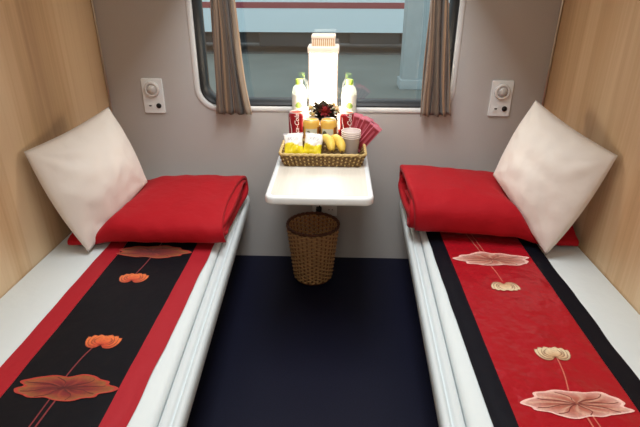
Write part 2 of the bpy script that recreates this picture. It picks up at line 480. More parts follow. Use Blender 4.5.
def leaf(mb, cx, cy, sc, fl, top, pal, seed):
    """wavy lotus pad, wide and shallow, pale rim, dark radiating centre"""
    N = 72; w, d = .130 * sc, .047 * sc
    def rad(a):
        r = 1 + .07 * sin(5 * a + seed) + .05 * sin(9 * a + 1.3 * seed) + .025 * sin(14 * a)
        da = abs((a - pi / 2 * fl + pi) % (2 * pi) - pi)
        r -= .10 * math.exp(-(da / .16) ** 2)
        return r
    stops = [0, .12, .3, .5, .68, .82, .9, .93, 1.0]
    rings = []
    for f in stops:
        ring = []
        for k in range(N):
            a = 2 * pi * k / N; r = rad(a) if f > .25 else (1 + (rad(a) - 1) * f * 4)
            x = cx + f * r * w * cos(a) ; y = cy + fl * f * r * d * sin(a) * (1 if sin(a) * fl > 0 else .92)
            vein = .5 + .5 * sin(a * 11 + 1.5 * sin(f * 5))
            if f >= .925: col = pal['rim']
            else:
                base = mixc(pal['core'], pal['mid'], min(1, f / .55 * (.55 + .45 * abs(sin(a)) + .25 * (1 - vein)))) if f < .55 else mixc(pal['mid'], pal['outer'], (f - .55) / .35)
                col = mixc(base, pal['hi'], .5 * (vein ** 4) * (f > .1))
            ring.append(mb.vert((x, y, top(x, y) + .0012 + (.0006 if f > .9 else 0)), col))
        rings.append(ring)
    for A, B in zip(rings, rings[1:]):
        for k in range(N): mb.face([A[k], A[(k + 1) % N], B[(k + 1) % N], B[k]], 1)
    for a in (.3, .9, 1.8, 2.6, 3.5, 4.2, 5.0, 5.8):        # stitched veins
        pts = []
        for q in range(9):
            f = .04 + .84 * q / 8; aa = a + .12 * sin(q * .7 + a)
            pts.append((cx + f * rad(aa) * w * cos(aa), cy + fl * f * rad(aa) * d * sin(aa) * .95))
        ribbon(mb, pts, .0012, .0017, top, pal['vein'])
def ribbon(mb, pts, wd, h, top, col):
    prev = None
    for i, (x, y) in enumerate(pts):
        x2, y2 = pts[min(i + 1, len(pts) - 1)]; x1, y1 = pts[max(i - 1, 0)]
        L = hypot(x2 - x1, y2 - y1) or 1; nx, ny = -(y2 - y1) / L * wd, (x2 - x1) / L * wd
        a = mb.vert((x + nx, y + ny, top(x, y) + h), col); b = mb.vert((x - nx, y - ny, top(x, y) + h), col)
        if prev: mb.face([prev[0], prev[1], b, a], 1)
        prev = (a, b)
def flower(mb, cx, cy, sc, fl, top, pal):
    """lotus seen from the side: overlapping pointed petals in a fan, tips away from the stem"""
    petals = [(-84, 1.0, .30), (84, 1.0, .30), (-58, .98, .34), (58, .98, .34), (-28, .92, .36), (28, .92, .36), (0, .80, .42)]
    for n_, (ang, ln, wd) in enumerate(petals):
        a = math.radians(ang); L = .062 * sc * ln
        rows = []
        for q in range(9):
            t = q / 8
            wv = wd * .062 * sc * (sin(pi * min(1, t * 1.02)) ** .7) * (.62 + .38 * (1 - t)) * 1.25
            curl = a * (1 - .42 * t)
            px = sin(curl) * L * t * 1.05; py = cos(curl) * L * t * .78 - .020 * sc
            nx, ny = cos(curl), -sin(curl)
            row = []
            for e in (-1, -.72, 0, .72, 1):
                x = cx + (px + nx * wv * e); y = cy + fl * (py + ny * wv * e) * 1.05
                col = pal['prim'] if abs(e) > .8 or t > .93 or t < .05 else mixc(pal['pin'], pal['pmid'], t ** .7 * (.75 + .5 * abs(e) * .5))
                row.append(mb.vert((x, y, top(x, y) + .0012 + n_ * .00025 + .0004 * (1 - abs(e))), col))
            rows.append(row)
        for A, B in zip(rows, rows[1:]):
            for k in range(4): mb.face([A[k], A[k + 1], B[k + 1], B[k]], 1)
def stem(mb, x0y0, x1y1, bend, w_, top, pal):
    pts = []
    for q in range(13):
        t = q / 12
        x = x0y0[0] + (x1y1[0] - x0y0[0]) * t + bend * sin(pi * t); y = x0y0[1] + (x1y1[1] - x0y0[1]) * t
        pts.append((x, y))
    ribbon(mb, pts, w_, .0009, top, pal['stem'])
L_ = lin
palB = dict(core=L_((74, 8, 20)), mid=L_((124, 22, 30)), outer=L_((142, 84, 40)), rim=L_((176, 50, 38)), hi=L_((170, 70, 40)), vein=L_((88, 16, 24)), prim=L_((120, 20, 20)), pin=L_((196, 44, 30)), pmid=L_((236, 128, 58)), stem=L_((122, 34, 42)))
palR = dict(core=L_((148, 74, 58)), mid=L_((176, 98, 80)), outer=L_((206, 150, 138)), rim=L_((240, 196, 184)), hi=L_((232, 196, 170)), vein=L_((120, 48, 40)), prim=L_((116, 60, 36)), pin=L_((190, 140, 92)), pmid=L_((238, 222, 186)), stem=L_((198, 104, 84)))
runner('lotus_runner', 'black bed runner with red borders and orange lotus embroidery on left berth', -.890, -.820, -.530, -.462, M['runblack'], M['bordred'], palB, 1.7,
       [('stem', (-.660, -1.27), (-.690, -1.42), -.006, .0022), ('stem', (-.672, -1.45), (-.700, -1.93), .0, .0024), ('stem', (-.690, -1.45), (-.735, -1.93), .01, .0020),
        ('leaf', -.673, -1.458, 1.0, 1), ('flower', -.652, -1.268, 1.05, 1),
        ('stem', (-.697, -.91), (-.680, -.75), .004, .0022), ('stem', (-.680, -.72), (-.66, -.32), 0, .0022), ('leaf', -.688, -.738, 1.08, -1), ('flower', -.693, -.922, 1.05, 1)])
runner('lotus_runner', 'red satin bed runner with black borders and pale pink lotus embroidery on right berth', .420, .480, .795, .857, M['runred'], M['bordblack'], palR, 4.1,
       [('stem', (.668, -1.27), (.648, -1.42), .006, .0018), ('stem', (.655, -1.45), (.675, -1.93), .0, .0024), ('stem', (.668, -1.45), (.71, -1.93), 0, .002),
        ('leaf', .650, -1.464, 1.0, 1), ('flower', .664, -1.270, 1.0, 1),
        ('stem', (.632, -.90), (.612, -.74), .004, .0018), ('stem', (.61, -.70), (.56, -.32), 0, .002), ('stem', (.625, -.70), (.59, -.32), 0, .0018), ('leaf', .642, -.742, 1.08, -1), ('flower', .632, -.938, 1.0, -1)])

# ------------------------------------------------------------------ folded blankets
def blanket(label, x_in, x_wall, yfun, hfun, seed, s, edge):
    """folded quilt: a thick sheet folded on itself, fold side towards the camera; x_in = aisle end, x_wall = wall end.
    yfun(u)->(y_front,y_back); hfun(u)->height"""
    mb = MB()
    turns, NP = 2.3, 130
    def path(t, Ln, H):
        th = H / 5.2                                    # layer pitch
        ang = pi * .5 + t * turns * 2 * pi
        a = th * .55 + th * t * turns * .93
        b = Ln / 2 - H / 2 + a * 1.02
        ca, sa = cos(ang), sin(ang); p = .62
        return (b * math.copysign(abs(ca) ** p, ca), a * math.copysign(abs(sa) ** p, sa), th)
    NX = 46
    def ringat(u):
        yf, yb = yfun(u); H = hfun(u); Ln = yb - yf; yc = (yf + yb) / 2
        pts = [path(k / NP, Ln, H) for k in range(NP + 1)]
        zmin = min(q[1] for q in pts) - pts[0][2] * .44
        zmax = max(q[1] for q in pts) + pts[0][2] * .44
        kz = H / (zmax - zmin)
        outer, inner = [], []
        for k in range(NP + 1):
            p0, p1 = pts[max(0, k - 1)], pts[min(NP, k + 1)]
            dy, dz = p1[0] - p0[0], p1[1] - p0[1]; L = hypot(dy, dz) or 1
            ny, nzv = -dz / L, dy / L
            e = min(1, u / .022, (1 - u) / .022); e = sqrt(max(0.0, 1 - (1 - e) ** 2)); e = .35 + .65 * e
            endr = min(1, k / 5, (NP - k) / 5); endr = .3 + .7 * sqrt(endr)
            hw = pts[k][2] * .47 * e * endr
            outer.append((pts[k][0] + ny * hw, pts[k][1] + nzv * hw, k)); inner.append((pts[k][0] - ny * hw, pts[k][1] - nzv * hw, k))
        ring = []
        for (y, z, k) in outer + inner[::-1]:
            X = x_in + (x_wall - x_in) * u
            endw = max(0, 1 - u / .2)
            X += s * endw * (.010 * sin(k * .16 + seed) + .012 * nz(k * .11, seed, 7))
            Y = yc + y; Z = ZB + .012 + (z - zmin) * kz
            hh = (z - zmin) * kz / H
            wr = .010 * nz(X * 5 + seed, Y * 5, Z * 5) + .006 * nz(X * 13, Y * 11 + seed, Z * 9) + .0035 * nz(X * 30 + Y * 18, Y * 12 + seed, Z * 14)
            Z += wr * min(1, hh * 2.2); Y += wr * .7 * (1 if y < 0 else -1) * min(1, hh * 3)
            # the pillow's weight presses the quilt down along its lower edge
            ex1, ez1, ey1, ex2, ez2, ey2 = edge
            tt = min(1, max(0, (Y - ey1) / (ey2 - ey1)))
            xl, zl = ex1 + (ex2 - ex1) * tt, ez1 + (ez2 - ez1) * tt
            lim = max(.055, zl - ZB - .018)
            k_ = sst(-.07, .03, (X - xl) * s) * (1 if Y < ey1 + .25 else max(0, 1 - (Y - ey1 - .25) / .1))
            top_ = hfun(u) + .015
            if lim < top_: Z = ZB + .012 + (Z - ZB - .012) * (1 - k_ * (1 - lim / top_))
            ring.append((X, Y, Z))
        return ring
    R = [[mb.vert(p) for p in ringat(k / NX if 0 < k < NX else k / NX)] for k in [0, .25, .6] + list(range(1, NX)) + [NX - .6, NX - .25, NX]]
    n = len(R[0])
    for A, B in zip(R, R[1:]):
        for i in range(n): mb.face([A[i], A[(i + 1) % n], B[(i + 1) % n], B[i]])
    half = n // 2
    for A in (R[0], R[-1]):
        for i in range(half - 1): mb.face([A[i], A[i + 1], A[n - 2 - i], A[n - 1 - i]])
    ob = mb.build('folded_blanket', M['redcloth'], None, at=((x_in + x_wall) / 2, -.42, ZB + .008))
    return tag(ob, label, 'blanket', 'folded red blankets')
def sst(a, b, x):
    t = min(1, max(0, (x - a) / (b - a))); return t * t * (3 - 2 * t)
blanket('folded red blanket on the left berth, above the black runner', -.413, -1.03,
        lambda u: (-.712 - .012 * u + .012 * (1 - sst(0, .12, u)), -.13 - .08 * u), lambda u: .122 + .012 * sin(pi * u) - .03 * sst(.6, .95, u), 2.2, -1, (-.85, .573, -.37, -.93, .44, -.74))
blanket('folded red blanket on the right berth, above the red runner', .345, 1.0,
        lambda u: (-.592 - .06 * u, -.10 - .10 * u), lambda u: .190 - .016 * u - .05 * sst(.55, .95, u), 5.9, 1, (.725, .645, -.37, .85, .45, -.72))

# ------------------------------------------------------------------ pillows
def pillow(label, A, B, C, D, front, back, seed):
    """A,B top corners, C,D lower corners (A above D)"""
    A, B, C, D = map(Vector, (A, B, C, D))
    nrm = ((B - A).cross(D - A)).normalized()
    if nrm.y > 0: nrm = -nrm
    cen = (A + B + C + D) / 4
    mb = MB(); N = 44
    def base(u, v):
        p = (A * (1 - u) + B * u) * (1 - v) + (D * (1 - u) + C * u) * v
        p = p - ((A + B) / 2 - cen) * .05 * sin(pi * u) * (1 - v) ** 2 - ((D + C) / 2 - cen) * .02 * sin(pi * u) * v ** 2
        p = p + ((A + D) / 2 - cen) * .075 * sin(pi * v) * (1 - u) ** 2 + ((B + C) / 2 - cen) * .03 * sin(pi * v) * u ** 2
        return p
    def surf(sgn, th):
        def fn(u, v):
            e = (max(0, sin(pi * u)) * max(0, sin(pi * v)))
            b = e ** .55
            p = base(u, v)
            w = .010 * nz(u * 3.2 + seed, v * 3.0, seed) + .006 * nz(u * 8, v * 7 + seed, 2)
            # creases running out of the corners
            for cu, cv in ((0, 0), (1, 0), (1, 1), (0, 1)):
                du, dv = u - cu, v - cv; r = hypot(du, dv); an = atan2(dv, du)
                w += .006 * math.exp(-r * 5) * sin(an * 14 + seed + cu * 2) * min(1, r * 6)
            return p + nrm * sgn * (th * b + w * min(1, e * 4)) + nrm * .0
        return fn
    mb.grid(surf(1, front), N, N); mb.grid(surf(-1, back), N, N, flip=True)
    ob = mb.build('pillow', M['pillow'], None, at=tuple(cen))
    # weld the seam
    bm = bmesh.new(); bm.from_mesh(ob.data); bmesh.ops.remove_doubles(bm, verts=bm.verts, dist=1e-4); bmesh.ops.recalc_face_normals(bm, faces=bm.faces); bm.to_mesh(ob.data); bm.free()
    return tag(ob, label, 'pillow', 'ivory pillows')
pillow('ivory pillow propped against the left wall on a folded blanket', (-1.082, -.77, .854), (-.935, -.37, .925), (-.825, -.35, .578), (-.932, -.765, .444), .088, .06, 1.0)
pillow('ivory pillow propped against the right wall on a folded blanket', (1.010, -.74, .860), (.842, -.36, .970), (.715, -.37, .645), (.848, -.725, .447), .088, .06, 6.3)

# ------------------------------------------------------------------ table
TX0, TX1, TY0 = -.224, .167, -.815
tb = thing('folding_table', 'white edged wall table with pale wood top below the window', 'table', (-.03, -.4, 0))
out = [(TX0, -.003)] + [(TX0 + .035 - .035 * cos(a * pi / 16), TY0 + .035 - .035 * sin(a * pi / 16)) for a in range(9)] + [(TX1 - .035 + .035 * sin(a * pi / 16), TY0 + .035 - .035 * cos(a * pi / 16)) for a in range(9)] + [(TX1, -.003)]
mb = MB(); mb.prism(out, ZT - .034, ZT - .001, bev=.009); mb.build('table_rim', M['white'], tb)
mb = MB(); mb.prism(inset(out, .020), ZT - .012, ZT, sm=False); mb.build('laminate_top', M['tabletop'], tb)
mb = MB(); mb.box((TX0 + .05, -.03, ZT - .10), (TX1 - .05, -.002, ZT - .034)); mb.box((-.05, -.35, ZT - .06), (-.01, -.03, ZT - .034)); mb.build('wall_bracket', M['steel'], tb)

# ------------------------------------------------------------------ baskets
def wov(mb, outline, z0, z1, scale0, cx, cy, rows, amp, rw, mi=0, ms=1, nst=2):
    """weave: closed outline (points at rim) scaled linearly from scale0 at z0 to 1 at z1; number of points = 2*stakes"""
    n = len(outline)
    def pt(i, z, o):
        t = (z - z0) / (z1 - z0); s = scale0 + (1 - scale0) * t
        x, y = outline[i % n]; xa, ya = outline[i - 1]; xb, yb = outline[(i + 1) % n]
        e = Vector((xb - xa, yb - ya)); e.normalize(); nx, ny = e.y, -e.x
        return (cx + (x - cx) * s + nx * o, cy + (y - cy) * s + ny * o, z)
    for j in range(rows):
        z = z0 + (z1 - z0) * (j + .5) / rows
        pts = [pt(i, z, amp * cos(pi * i / nst + pi * j)) for i in range(n)]
        mb.tube(pts, rw, 5, mi, closed=True)
    for i in range(0, n, nst):
        mb.tube([pt(i, z0, 0), pt(i, (z0 + z1) / 2, 0), pt(i, z1, 0)], rw * 1.0, 5, ms)
    return pt
BX, BY, BR, BH = -.080, -.205, .128, .305
bt = thing('waste_basket', 'round woven rattan waste basket on the navy floor under the table', 'basket', (BX, BY, 0))
n = 96
ol = [(BX + BR * cos(2 * pi * i / n), BY + BR * sin(2 * pi * i / n)) for i in range(n)]
mb = MB(); ptf = wov(mb, ol, .012, BH, .735, BX, BY, 26, .0042, .0046, 0, 1, 3)
mb.build('woven_side', [M['tan'], M['tan_in']], bt)
mb = MB(); mb.lathe([(0, .004), (BR * .73, .004), (BR * .745, .012), (BR * .73, .018), (0, .016)], (BX, BY, 0), 40); mb.build('basket_bottom', M['tan_in'], bt)
mb = MB()
for ph in (0, pi):
    mb.tube([ptf(i, BH + .003 + .004 * sin(2 * pi * i / 6 + ph), .003 * cos(2 * pi * i / 6 + ph)) for i in range(n)], .0055, 6, 0, closed=True)
mb.build('rim', M['rimdk'], bt)

SX, SY, SW, SD = -.026, -.402, .350, .205
sb = thing('snack_basket', 'low rectangular woven seagrass basket holding snacks on the table', 'basket', (SX, SY, ZT))
def resample(poly, n):
    ls = [0]; P = poly + [poly[0]]
    for a, b in zip(P, P[1:]): ls.append(ls[-1] + hypot(b[0] - a[0], b[1] - a[1]))
    res = []; k = 0
    for i in range(n):
        d = ls[-1] * i / n
        while ls[k + 1] < d: k += 1
        t = (d - ls[k]) / (ls[k + 1] - ls[k]); res.append((P[k][0] + (P[k + 1][0] - P[k][0]) * t, P[k][1] + (P[k + 1][1] - P[k][1]) * t))
    return res
ol = resample(rrect(SX, SY, SW, SD, .02, 4), 120)
mb = MB(); ptf = wov(mb, ol, ZT + .004, ZT + .052, .90, SX, SY, 6, .0036, .0042, 0, 1, 2)
mb.build('woven_side', [M['seag'], M['seag2']], sb)
mb = MB(); mb.prism(rrect(SX, SY, SW * .89, SD * .89, .018, 4), ZT + .0005, ZT + .007); mb.build('basket_bottom', M['basketbase'], sb)
mb = MB()
for ph in (0, pi):
    mb.tube([ptf(i, ZT + .054 + .0025 * sin(2 * pi * i / 6 + ph), .0025 * cos(2 * pi * i / 6 + ph)) for i in range(120)], .0045, 6, 0, closed=True)
mb.build('rim', M['seag2'], sb)

# ------------------------------------------------------------------ drinks
def text_mesh(body, size, shear=0.0):
    cu = bpy.data.curves.new('lettering', 'FONT'); cu.body = body; cu.size = size; cu.align_x = 'CENTER'; cu.align_y = 'CENTER'; cu.shear = shear; cu.resolution_u = 3; cu.offset = size * .012
    o = bpy.data.objects.new('lettering', cu); COL.objects.link(o)
    dg = bpy.context.evaluated_depsgraph_get(); dg.update()
    me = bpy.data.meshes.new_from_object(o.evaluated_get(dg))
    bpy.data.objects.remove(o); bpy.data.curves.remove(cu)
    bm = bmesh.new(); bm.from_mesh(me)
    bmesh.ops.triangulate(bm, faces=bm.faces)
    bmesh.ops.subdivide_edges(bm, edges=[e for e in bm.edges if e.calc_length() > size * .12], cuts=2)
    bmesh.ops.triangulate(bm, faces=bm.faces)
    V = [tuple(v.co) for v in bm.verts]; F = [[v.index for v in f.verts] for f in bm.faces]
    bm.free(); bpy.data.meshes.remove(me)
    return V, F
def can(name, label, group, loc, body_mat, r, h, design):
    t = thing(name, label, 'drink can', loc, group)
    x, y, z = loc
    mb = MB(); mb.lathe([(r * .72, 0), (r * .78, .002), (r, .012), (r, h - .013), (r * .93, h - .006), (r * .84, h - .001)], loc, 36); 
    mb.build('can_body', body_mat, t)
    mb = MB(); mb.lathe([(r * .83, h - .002), (r * .86, h + .0015), (r * .82, h + .002), (r * .78, h - .003), (0, h - .003)], loc, 36)
    mb.build('can_lid', M['alu'], t)
    mb = MB(); mb.prism([(x + a * .011 + 0, y - .004 + b * .009) for a, b in [(cos(k * pi / 8), sin(k * pi / 8)) for k in range(16)]], z + h - .003, z + h - .0015); mb.build('pull_tab', M['alu'], t)
    design(t, x, y, z, r, h)
    return t
def wrap(mb, V, F, x, y, z, r, zc, a0, rot, m=0):
    ids = []
    for (px, py, pz) in V:
        if rot: px, py = -py, px            # reads upwards
        a = a0 + px / r
        ids.append(mb.vert((x + (r + .0006) * sin(a), y - (r + .0006) * cos(a), z + zc + py)))
    for f in F: mb.face([ids[i] for i in f], m, False)
TV, TF = text_mesh('Coca-Cola', .029, .35)
def cola(t, x, y, z, r, h):
    mb = MB(); wrap(mb, TV, TF, x, y, z, r, h * .52, .12, True)
    mb.build('lettering', M['inkwhite'], t, fix=False)
    mb = MB()                                # white wave beside the script
    def fn(u, v): 
        zz = h * (.14 + .74 * u); a = -.75 + .12 * sin(u * 5) + (.05 + .05 * sin(pi * u)) * v
        return (x + (r + .0007) * sin(a), y - (r + .0007) * cos(a), z + zz)
    mb.grid(fn, 20, 3); mb.build('wave_stripe', M['inkwhite'], t, fix=False)
def golden(t, x, y, z, r, h):
    def patch(nm, mt, a0, aw, z0, z1, ell=False, off=.0006):
        mb = MB()
        if ell:
            c = mb.vert((x + (r + off) * sin(a0), y - (r + off) * cos(a0), z + (z0 + z1) / 2)); ring = []
            for k in range(28):
                q = 2 * pi * k / 28; a = a0 + aw * cos(q); ring.append(mb.vert((x + (r + off) * sin(a), y - (r + off) * cos(a), z + (z0 + z1) / 2 + (z1 - z0) / 2 * sin(q))))
            for k in range(28): mb.face([c, ring[k], ring[(k + 1) % 28]])
        else:
            mb.grid(lambda u, v: (x + (r + off) * sin(a0 - aw + 2 * aw * u), y - (r + off) * cos(a0 - aw + 2 * aw * u), z + z0 + (z1 - z0) * v), 24, 1)
        return mb.build(nm, mt, t, fix=False)
    patch('cream_badge', M['cream'], .05, .72, h * .34, h * .74)
    patch('dark_badge', M['olive'], -.28, .30, h * .40, h * .68, True, .0011)
    patch('amber_panel', M['amber'], 1.25, .42, h * .12, h * .78)
    patch('amber_panel', M['amber'], -1.35, .42, h * .12, h * .78)
    patch('amber_band', M['amber'], .0, pi * .999, h * .06, h * .30)
c1 = can('cola_can', 'tall red soft drink can at the left of the two gold cans', 'red cola cans', (-.160, -.117, ZT), M['can_red'], .0385, .136, cola)
copy_tree(c1, 'tall red soft drink can behind the stacked clear cups', (.077, -.115, ZT), .25)
c2 = can('beer_can', 'gold drink can beside the left red can, in front of the lamp', 'gold drink cans', (-.084, -.250, ZT), M['gold'], .0375, .137, golden)
copy_tree(c2, 'gold drink can nearer the stacked clear cups, in front of the lamp', (-.006, -.250, ZT), -.18)

def bottle(label, loc):
    t = thing('water_bottle', label, 'bottle', loc, 'water bottles beside the lamp')
    x, y, z = loc; r = .0345; h = .276
    pr = [(r * .7, 0), (r * .95, .004), (r, .012)]
    for k in range(1, 9): pr.append((r * (1 - .03 * (k % 2)), .012 + k * .011))
    pr += [(r, .11), (r, .205), (r * .97, .220), (r * .86, .234), (r * .64, .245), (r * .44, .250), (r * .40, .256), (r * .40, .260)]
    mb = MB(); mb.lathe(pr, loc, 28); mb.build('bottle_body', M['water'], t)
    mb = MB(); mb.lathe([(r * 1.012, .105), (r * 1.015, .107), (r * 1.015, .206), (r * 1.012, .208)], loc, 28); lb = mb.build('label_sleeve', M['blabel'], t)
    mb = MB(); mb.grid(lambda u, v: (x + r * 1.03 * sin(-.5 + 1.0 * u), y - r * 1.03 * cos(-.5 + 1.0 * u), z + .150 + .022 * sin(pi * u) * (v - .3) + .008 * v), 16, 3); mb.build('green_mark', M['bgreen'], lb, fix=False)
    mb = MB(); mb.lathe([(r * .47, .250), (r * .5, .254), (r * .5, .271), (r * .46, .275), (0, .276)], loc, 24); mb.build('cap', M['cap'], t)
    return t
b1 = bottle('clear water bottle with green cap at the left side of the lamp', (-.152, -.037, ZT))
copy_tree(b1, 'clear water bottle with green cap at the right side of the lamp', (.088, -.037, ZT))

# ------------------------------------------------------------------ table lantern
LX, LY, LW = -.035, -.072, .066
lp = thing('table_lantern', 'glowing square paper table lantern standing against the window', 'lamp', (LX, LY, ZT))
mb = MB(); mb.box((LX - LW, LY - LW, ZT), (LX + LW, LY + LW, ZT + .05), bev=.006); mb.build('lamp_base', M['lampbase'], lp)
mb = MB(); mb.box((LX - LW + .005, LY - LW + .005, ZT + .05), (LX + LW - .005, LY + LW - .005, ZT + .405)); mb.build('lamp_shade', M['lampshade'], lp)
for sx in (-1, 1):
    for sy in (-1, 1):
        mb = MB(); mb.box((LX + sx * (LW - .003) - .003, LY + sy * (LW - .003) - .003, ZT + .05), (LX + sx * (LW - .003) + .003, LY + sy * (LW - .003) + .003, ZT + .41)); mb.build('corner_post', M['lampframe'], lp)
mb = MB(); mb.prism(rrect(LX, LY, 2 * LW + .010, 2 * LW - .002, .012, 5), ZT + .405, ZT + .432, bev=.008)
for k in range(22):                       # beaded edge
    xx = LX - LW + 2 * LW * k / 21
    mb.lathe([(0, -.004), (.003, -.003), (.0035, 0), (.003, .003), (0, .004)], (xx, LY - LW - .0005, ZT + .407), 8)
cap = mb.build('lamp_cap', M['lampframe'], lp)
mb = MB(); cw = .054; zc = ZT + .431  # added top tier built in place of the lantern's reflection in the pane
mb.box((LX - cw + .006, LY - cw + .006, zc), (LX + cw - .006, LY + cw - .006, zc + .036)); mb.build('reflection_tier_paper', M['reflpaper'], lp)
mb = MB(); mb.prism(rrect(LX, LY, 2 * cw, 2 * cw, .006, 3), zc + .033, zc + .047, bev=.004)
for sx, sy in ((1, 0), (-1, 0), (0, 1), (0, -1)):
    for k in range(12):
        q = -cw + .004 + (2 * cw - .008) * k / 11
        x, y = LX + (sx * (cw - .004) if sx else q), LY + (sy * (cw - .004) if sy else q)
        mb.tube([(x, y, zc - .001), (x, y, zc + .034)], .0017, 5)
mb.build('reflection_tier_rail', M['lampframe'], lp)

# ------------------------------------------------------------------ flowers in front of the lamp
FX, FY = -.032, -.172
fw = thing('flower_arrangement', 'small dark red flower arrangement with white blooms in front of the lamp', 'flowers', (FX, FY, ZT))
mb = MB(); mb.lathe([(.020, 0), (.026, .004), (.030, .03), (.029, .06), (.026, .085), (.022, .088), (0, .084)], (FX, FY, ZT), 24); mb.build('pot', M['pot'], fw)
def petal(mb, c, d, ln, w, m=0, cup=.3):
    c = Vector(c); d = Vector(d).normalized(); s_ = d.cross(Vector((0, 0, 1)))
    if s_.length < .1: s_ = Vector((1, 0, 0))
    s_.normalize(); n_ = s_.cross(d)
    def fn(u, v):
        wv = w * sin(pi * (.08 + .9 * u)) ** .8
        return c + d * ln * u + s_ * wv * (v - .5) * 2 + n_ * (cup * ln * (u ** 2) * -.4 + cup * w * (2 * v - 1) ** 2)
    mb.grid(fn, 7, 4, m=m)
def bloom(mb, c, r, np_, rows, up, m=0):
    up = Vector(up).normalized(); a = up.orthogonal().normalized(); b = up.cross(a)
    for q in range(rows):
        for k in range(np_):
            an = 2 * pi * (k + .5 * q) / np_; tilt = .25 + .55 * q / max(1, rows - 1) if rows > 1 else .35
            d = (a * cos(an) + b * sin(an)) * cos(tilt * 1.3) + up * sin(tilt * 1.3)
            petal(mb, c, d, r * (1 - .18 * q), r * .36, m)
random.seed(11)
mb = MB()
for k in range(110):
    an = 2 * pi * k / 110 * 5.3; el = -.25 + 1.2 * random.random()
    d = (cos(an) * cos(el) * 1.2, sin(an) * cos(el) * .22 - .06, sin(el))
    petal(mb, (FX + .010 * cos(an), FY + .003 * sin(an), ZT + .108 + .045 * random.random()), d, .046 + .012 * random.random(), .024, 0)
mb.build('foliage', M['leaf'], fw)
mb = MB(); bloom(mb, (FX + .008, FY - .024, ZT + .160), .030, 9, 3, (0.1, -.9, .45)); mb.build('red_bloom', M['bloom'], fw)
for (dx, dy, dz, r, up) in ((-.054, -.020, .172, .024, (-.3, -.8, .6)), (-.046, -.030, .146, .022, (-.1, -1, .3)), (.062, -.004, .160, .026, (.3, -.7, .6)), (.046, .004, .180, .020, (.3, -.7, .6))):
    mb = MB(); bloom(mb, (FX + dx, FY + dy, ZT + dz), r, 6, 2, up); o = mb.build('white_bloom', M['whitepetal'], fw)
    mb = MB(); u = Vector(up).normalized(); mb.lathe([(0, -.002), (.006, 0), (.006, .006), (0, .010)], Vector((FX + dx, FY + dy, ZT + dz)) + u * .004, 10, axis=u); mb.build('stamen', M['yellowpetal'], o)

# ------------------------------------------------------------------ snacks in the basket
YEL, WHT, GRY, PUR, BRN = lin((238, 214, 36)), lin((240, 234, 226)), lin((170, 166, 172)), lin((96, 84, 110)), lin((150, 96, 60))
def pouch(name, label, cat, group, c, ex, ey, w, h, bulge, colfn, matn, crimp=.07):
    """pillow pack: c = centre, ex = width dir, ey = height dir"""
    c, ex, ey = Vector(c), Vector(ex).normalized(), Vector(ey).normalized()
    ez = ex.cross(ey).normalized(); ey = ez.cross(ex)
    mb = MB()
    def surf(sg):
        def fn(u, v):
            vv = min(1, max(0, (v - crimp) / (1 - 2 * crimp)))
            b = (max(0, sin(pi * u)) ** .5) * (max(0, sin(pi * vv)) ** .6)
            wx = (u - .5) * w * (1 - .10 * (sin(pi * vv) ** .7)); hy = (v - .5) * h
            zig = .0 if 0 < vv < 1 else .0012 * sin(u * 60)
            cr = .05 * bulge * nz(u * 7 + c.x * 90, v * 6, c.y * 50)
            return c + ex * wx + ey * hy + ez * (sg * bulge / 2 * b + zig * 1.0 + cr * b * 4)
        return fn
    mb.grid(surf(1), 20, 22, col=lambda u, v: colfn(u, v)); mb.grid(surf(-1), 20, 22, col=lambda u, v: colfn(u, v), flip=True)
    ob = mb.build(name, M[matn], None, at=tuple(c))
    return tag(ob, label, cat, group)
def packcol(sd):
    def f(u, v):
        wave = .47 + .07 * sin(u * 5 + sd)
        if v < .06: return BRN
        if v < wave: return mixc(YEL, lin((250, 236, 70)), max(0, sin(u * 7 + sd)) * .5)
        if v > .93: return mixc(WHT, PUR, .55 if (u < .22 or u > .8) else .12)
        if .60 < v < .80 and .22 < u < .8 and sin(u * 46 + sd) * cos(v * 40) > -.1: return mixc(WHT, GRY, .75)
        return WHT
    return f
pouch('snack_pack', 'yellow and white snack pack at the left end of the basket', 'snack', 'yellow snack packs', (-.151, -.405, ZT + .067), (1, .05, .06), (-.02, .62, .72), .086, .104, .036, packcol(.4), 'pack')
pouch('snack_pack', 'yellow and white snack pack beside the bananas in the basket', 'snack', 'yellow snack packs', (-.068, -.406, ZT + .067), (1, -.10, -.10), (.08, .62, .72), .084, .104, .038, packcol(2.2), 'pack')
def banana(label, p0, p1, sag, r):
    p0, p1 = Vector(p0), Vector(p1); mb = MB(); pts = []
    for k in range(19):
        t = k / 18; pts.append(p0.lerp(p1, t) + Vector((.012, -.004, sag)) * sin(pi * t))
    prof = lambda t: r * (.16 + .84 * (min(1, sin(pi * (.04 + .92 * t)) * 1.25)) ** .8) if .06 < t < .96 else r * .24
    mb.tube(pts[1:-1], lambda t: prof(.05 + .9 * t), 10)
    t = thing('banana', label, 'banana', tuple((p0 + p1) / 2), 'small bananas')
    mb.build('peel', M['banana'], t)
    mb = MB(); mb.tube([pts[1], pts[0] - (pts[1] - pts[0]) * 1.2], lambda q: r * .26, 6); mb.build('stalk', M['bananatip'], t)
    mb = MB(); mb.tube([pts[-2], pts[-1]], lambda q: r * .26, 6); mb.build('blossom_end', M['bananatip'], t)
    return t
banana('small yellow banana next to the second snack pack in the basket', (-.036, -.350, ZT + .086), (.012, -.462, ZT + .052), .016, .0195)
banana('small yellow banana touching the stacked clear cups in the basket', (.006, -.352, ZT + .086), (.055, -.464, ZT + .050), .016, .0195)

